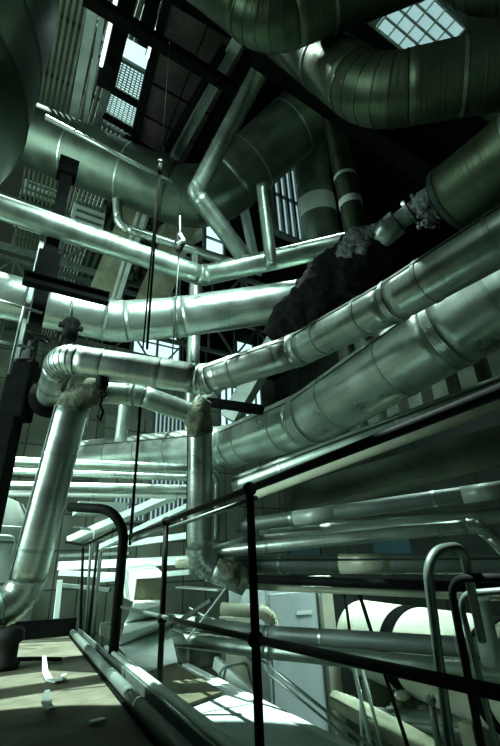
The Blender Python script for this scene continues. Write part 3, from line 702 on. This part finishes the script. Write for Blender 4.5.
bg = [(60, 566, 190, 560, .16, WHITE, 8.8), (60, 573, 150, 577, .1, PALEST, 8.6), (100, 580, 190, 572, .09, PALEST, 8.2), (60, 556, 130, 553, .06, GREY, 9.0), (120, 545, 192, 535, .12, PALEST, 8.6), (60, 585, 110, 590, .07, GREY, 8.2)]
labs = ['white wide level beam far behind the stair guard', 'thin pale level beam under the white wide one', 'pale level beam ending near the upright pipe foot', 'thin grey level bar behind the bent handrail', 'pale level beam between the diagonal beams and boxes', 'short grey bar lowest behind the stair guard']
for (xa, ya, xb, yb, w_, mt_, d_), lb in zip(bg, labs): strip('steel_beam', lb, 'beam', P(xa, ya, d_+.2), P(xb, yb, d_-.3), w_, w_, mt_)
mb = MB(); A = P(78, 512, 9.6); mb.box(A, A+V((1.1, .7, .25))); tag(mb.build('landing_platform', PALEST), 'small pale landing behind the bent handrail', 'platform')
strip('steel_beam', 'white short upright post left of the stair guard', 'beam', P(60, 580, 7.6), P(55, 630, 7.4), .09, .05, WHITE)
# silo lower left
sc = P(-70, 560, 9.6)
si = thing('silo', 'broad pale grey tank with seams standing behind the leaning pipe', 'tank', (sc.x, sc.y, -3))
mb = MB(); mb.lathe((sc.x, sc.y, -3), (0, 0, 1), [(0, 0), (0, 2.3), (2, 2.3), (4.6, 2.3), (5.6, 1.7), (6.1, .5), (6.1, 0)], 64); mb.build('shell', PALE, si)
for z_ in (-.6, .8, 1.6):
    mb = MB(); mb.band((sc.x, sc.y, z_), (0, 0, 1), 2.3, .04, .015, 64); mb.build('seam', GREY, si)
hr = thing('guardrail', 'thin grey hooped rail in front of the pale tank at left', 'railing', P(5, 600, 6.0))
mb = MB(); bent(mb, [(-30, 533, 6.2), (17, 537, 6.2), (4, 605, 6.0)], .02, .1, 10); mb.build('hoop', GREY, hr)
mb = MB(); bent(mb, [(-30, 524, 6.6), (60, 530, 6.6)], .015, .1, 10); mb.build('rail', GREY, hr)

# ================================================================== back wall windows, structure
def window(n_, pxs, Y, mt_, bars=3):
    a = [aty(x, y, Y) for x, y in pxs]; lo = V((min(p.x for p in a), Y, min(p.z for p in a))); hi = V((max(p.x for p in a), Y, max(p.z for p in a)))
    r_ = bpy.data.objects.new('window_%d' % n_, None); COL.objects.link(r_); r_.location = lo; struct(r_)
    mb = MB(); mb.box(lo, hi+V((0, .05, 0))); mb.build('pane', mt_, r_)
    mb = MB(); w = .09
    for i in range(bars+1):
        x = lo.x+(hi.x-lo.x)*i/bars; mb.box((x-w/2, Y-.1, lo.z), (x+w/2, Y+.06, hi.z))
    mb.box((lo.x, Y-.1, lo.z-w), (hi.x, Y+.06, lo.z)); mb.box((lo.x, Y-.1, hi.z), (hi.x, Y+.06, hi.z+w)); mb.box((lo.x, Y-.08, (lo.z+hi.z)/2-.03), (hi.x, Y+.0, (lo.z+hi.z)/2+.03))
    mb.build('window_frame', GREY, r_)
window(1, [(236, 353), (251, 322)], 17.5, PANE, 1)
window(2, [(220, 446), (260, 384)], 17.5, PANE, 7)
window(3, [(148, 520), (186, 414)], 17.5, PANE2, 8)
window(4, [(112, 520), (146, 490)], 17.5, PANE2, 8)
window(5, [(204, 256), (223, 226)], atz(213, 226, 12.1).y, PANE, 1)
window(6, [(132, 352), (180, 338)], 17.5, PANE, 2)
window(7, [(276, 232), (294, 172)], atz(285, 172, 12.1).y, PANE2, 4)
qa = [atz(x, y, 8.1) for x, y in ((398, 46), (455, 40), (425, -10), (405, -10))]
lx0, lx1, ly0, ly1 = min(p.x for p in qa), max(p.x for p in qa), min(p.y for p in qa), max(p.y for p in qa)
r_ = bpy.data.objects.new('window_8', None); COL.objects.link(r_); r_.location = (lx0, ly0, 8.1); struct(r_)
mb = MB(); mb.box((lx0, ly0, 8.12), (lx1, ly1, 8.16)); mb.build('pane', PANE2, r_)
mb = MB()
for i in range(6): x = lx0+(lx1-lx0)*i/5; mb.box((x-.008, ly0, 8.09), (x+.008, ly1, 8.13))
for i in range(5): y = ly0+(ly1-ly0)*i/4; mb.box((lx0, y-.015, 8.08), (lx1, y+.015, 8.13))
mb.build('window_frame', PALEST, r_)
wallbox('wall_screen', (aty(100, 480, 17.6).x, 17.65, -3), (aty(400, 400, 17.6).x, 17.8, 7.2), GRIDW)

# concrete raking frames behind rope
for lab, a, b in (('stained concrete beam raking down, left of the rope', (150, 175, 15), (96, 315, 13)), ('stained concrete beam raking down, right one', (190, 205, 15), (140, 330, 13)), ('broad concrete beam behind the rope bundle', (250, 195, 16), (160, 245, 15))):
    mb = MB(); mb.bar(P(*a), P(*b), .9, .7); struct(mb.build('roof_beam', CONC))
for a, b, r_ in (((148, 205, 13.5), (118, 300, 12.5), .06), ((140, 205, 13.5), (112, 300, 12.6), .04), ((240, 190, 13), (255, 262, 12.4), .1), ((222, 215, 14), (240, 260, 13.5), .1), ((300, 300, 14), (230, 420, 13), .25)):
    mb = MB(); mb.bar(P(*a), P(*b), r_*2, r_*2); struct(mb.build('roof_brace', PALEST))
# roof trusses
for Y in (11.5, 14.5, 17.5):
    mb = MB(); z0, z1 = 9.6, 11.4; xs = [-6+i*1.3 for i in range(14)]
    mb.bar((xs[0], Y, z0), (xs[-1], Y, z0), .14, .16); mb.bar((xs[0], Y, z1), (xs[-1], Y, z1), .14, .16)
    for i in range(len(xs)-1):
        mb.bar((xs[i], Y, z0 if i % 2 else z1), (xs[i+1], Y, z1 if i % 2 else z0), .09, .09); mb.bar((xs[i], Y, z0), (xs[i], Y, z1), .07, .07)
    struct(mb.build('roof_truss', GREY))
# pale louvre boxes behind the wide pipe
for lab, x0_, y0_, x1_, y1_ in (('pale louvred box under the roof left of the black column', 24, 178, 58, 214), ('pale louvred box under the roof right of the black column', 76, 192, 104, 232)):
    A = P(x0_, y0_, 14); B = P(x1_, y1_, 13.6); bx_ = thing('vent_box', lab, 'vent', A)
    mb = MB(); mb.box((A.x, A.y, B.z), (B.x, A.y+.8, A.z)); mb.build('casing', PALEST, bx_)
    for k in range(5):
        z_ = B.z+(A.z-B.z)*(k+.5)/5; mb = MB(); mb.box((A.x+.1, A.y-.06, z_-.04), (B.x-.1, A.y, z_+.02)); mb.build('slat', GREY, bx_)
GREYP = rough_mat('pale_roof_paint', (.16, .21, .18), (.28, .35, .31), 2, .6, .1)
# roof members
def rbar(a, b, z, w, h, mt_, nm='roof_beam'):
    mb = MB(); mb.ibeam(atz(*a, z), atz(*b, z), w, h, .035); return struct(mb.build(nm, mt_))
rbar((97, -14), (68, 146), 11.5, .2, .12, GREYP)
rbar((107, -14), (82, 140), 11.4, .11, .1, GREYP)
for a, b in (((99, 20), (107, 12)), ((98, 24), (104, 40)), ((96, 50), (102, 60)), ((93, 62), (103, 50))):
    mb = MB(); mb.bar(atz(*a, 11.4), atz(*b, 11.4), .07, .07); struct(mb.build('roof_brace', PALEST))
rbar((128, -14), (106, 84), 10.9, .38, .4, BLACK2)
rbar((118, 60), (90, 140), 11.2, .12, .3, GREY)
rbar((170, -14), (134, 142), 10.6, .18, .3, BLACK2)
rbar((238, 40), (172, 162), 10.8, .2, .2, GREYP)
rbar((224, 48), (166, 150), 10.6, .12, .25, BLACK2)
rbar((84, -4), (248, 98), 10.3, .20, .25, BLACK2)
rbar((124, 140), (192, 178), 10.4, .20, .25, BLACK2)
rbar((250, 60), (190, 170), 10.9, .35, .25, BLACK2)
for lab, a, b in (('glowing lamp tube under the roof, left one', (118, -10), (101, 66)), ('glowing lamp tube under the roof, right one beside the gratings', (162, 16), (147, 58))):
    A, B = atz(*a, 10.5), atz(*b, 10.5); lp = thing('strip_lamp', lab, 'lamp', A)
    mb = MB(); mb.tube([A, B], .035, 12); mb.build('tube', LAMP, lp)
    mb = MB(); mb.bar(A+V((0, 0, .08)), B+V((0, 0, .08)), .1, .06); mb.build('fitting', GREY, lp)
def quadz(c, z):
    q = [atz(x, y, z) for x, y in c]
    return lambda u, v, dz=0: q[0]*(1-u)*(1-v)+q[1]*u*(1-v)+q[2]*u*v+q[3]*(1-u)*v+V((0, 0, dz))
Q = quadz([(124, 46), (149, 60), (131, 139), (101, 122)], 11.1)
sk = bpy.data.objects.new('window_9', None); COL.objects.link(sk); sk.location = Q(0, 0); struct(sk)
mb = MB(); hexa(mb, [Q(0, 0, .3), Q(1, 0, .3), Q(1, 1, .3), Q(0, 1, .3)], [Q(0, 0, .34), Q(1, 0, .34), Q(1, 1, .34), Q(0, 1, .34)]); mb.build('pane', PANE, sk)
for k, (va, vb) in enumerate(((.14, .5), (.55, .86), (.9, 1.0))):
    gt = thing('ceiling_grating', 'bright perforated ceiling grating, %s of three under the skylight' % ('nearest', 'middle', 'farthest')[k], 'grating', Q(0, va))
    mb = MB()
    for a, b in (((0, va), (1, va)), ((0, vb), (1, vb)), ((0, va), (0, vb)), ((1, va), (1, vb))): mb.bar(Q(*a), Q(*b), .07, .1)
    mb.build('frame', GREY, gt)
    mb = MB(); nx, ny = 7, max(3, int((vb-va)*36))
    for i in range(1, nx): mb.bar(Q(i/nx, va), Q(i/nx, vb), .028, .02)
    for j in range(1, ny): mb.bar(Q(0, va+(vb-va)*j/ny), Q(1, va+(vb-va)*j/ny), .022, .02)
    mb.build('mesh_bars', PALEST, gt)
for a in ((0, .52), (0, .88)):
    mb = MB(); mb.bar(Q(0, a[1]), Q(1, a[1]), .16, .12); struct(mb.build('roof_beam', BLACK2))
Q = quadz([(166, 0), (246, 48), (182, 168), (134, 142)], 11.2)
for i in range(2):
    for j in range(4):
        c4 = [(i/2+.01, j/4+.01), (i/2+.49, j/4+.01), (i/2+.49, j/4+.24), (i/2+.01, j/4+.24)]
        mb = MB(); hexa(mb, [Q(*a) for a in c4], [Q(*a, .05) for a in c4]); struct(mb.build('ceiling_panel', ROOFD))
Q = quadz([(150, -30), (285, 50), (225, 185), (120, 150)], 11.5)
mb = MB(); c4 = [(0, 0), (1, 0), (1, 1), (0, 1)]; hexa(mb, [Q(*a) for a in c4], [Q(*a, .05) for a in c4]); struct(mb.build('ceiling_backing', BLACK2))

mb = MB(); mb.ibeam((-1.7, 1.5, 8.0), (-1.7, 5.2, 8.0), .3, .4, .04); struct(mb.build('roof_beam', BLACK2))
# overhead concrete deck, added to shade the right-hand pipes
mb = MB(); mb.box((-3.0, -6, 8.2), (12, 1.9, 8.5)); struct(mb.build('shade_deck', CONCD))

# ================================================================== light
w = bpy.data.worlds.new('world'); SC.world = w; w.use_nodes = True
bgn = w.node_tree.nodes['Background']; bgn.inputs[0].default_value = (.50, .75, .50, 1); bgn.inputs[1].default_value = .022
sl = bpy.data.lights.new('sun', 'SUN'); sl.energy = 13.5; sl.angle = math.radians(.6); sl.color = (.80, 1, .93)
so = bpy.data.objects.new('sun', sl); COL.objects.link(so); so.rotation_euler = V((.31, -.25, -.92)).to_track_quat('-Z', 'Y').to_euler()

def area(loc, target, sx, sy, e, col=(.75, 1, .94)):
    l = bpy.data.lights.new('window_light', 'AREA'); l.shape = 'RECTANGLE'; l.size = sx; l.size_y = sy; l.energy = e; l.color = col  # unseen area lamps added as fill, no opening modelled for them
    o = bpy.data.objects.new('window_light', l); COL.objects.link(o); o.location = loc
    o.rotation_euler = (V(target)-V(loc)).to_track_quat('-Z', 'Y').to_euler(); return o
area((-9, 9, 11), (3, 6, 3), 12, 6, 180, (.74, 1, .82))
area((-9, 4, 5.5), (3, 6, 3), 5, 4, 760)
area((-7, 6.2, 3.0), (1.4, 5.2, 1.8), 2.2, 4, 560)
a = area((1.3, 2.0, 8.9), (2.3, 7.0, 5.0), 2.2, 1.4, 320); a.data.spread = math.radians(62)  # lamp added overhead to brighten the fat shiny pipe
a = area((6.0, 4.6, 8.6), (5.2, 5.2, .3), 1.4, 3.4, 240); a.data.spread = math.radians(50)  # lamp added overhead to brighten the cream tank and level pipes
SC.view_settings.view_transform = 'Standard'; SC.view_settings.look = 'None'; SC.view_settings.gamma = 1; SC.view_settings.exposure = .45
SC.view_settings.use_curve_mapping = False
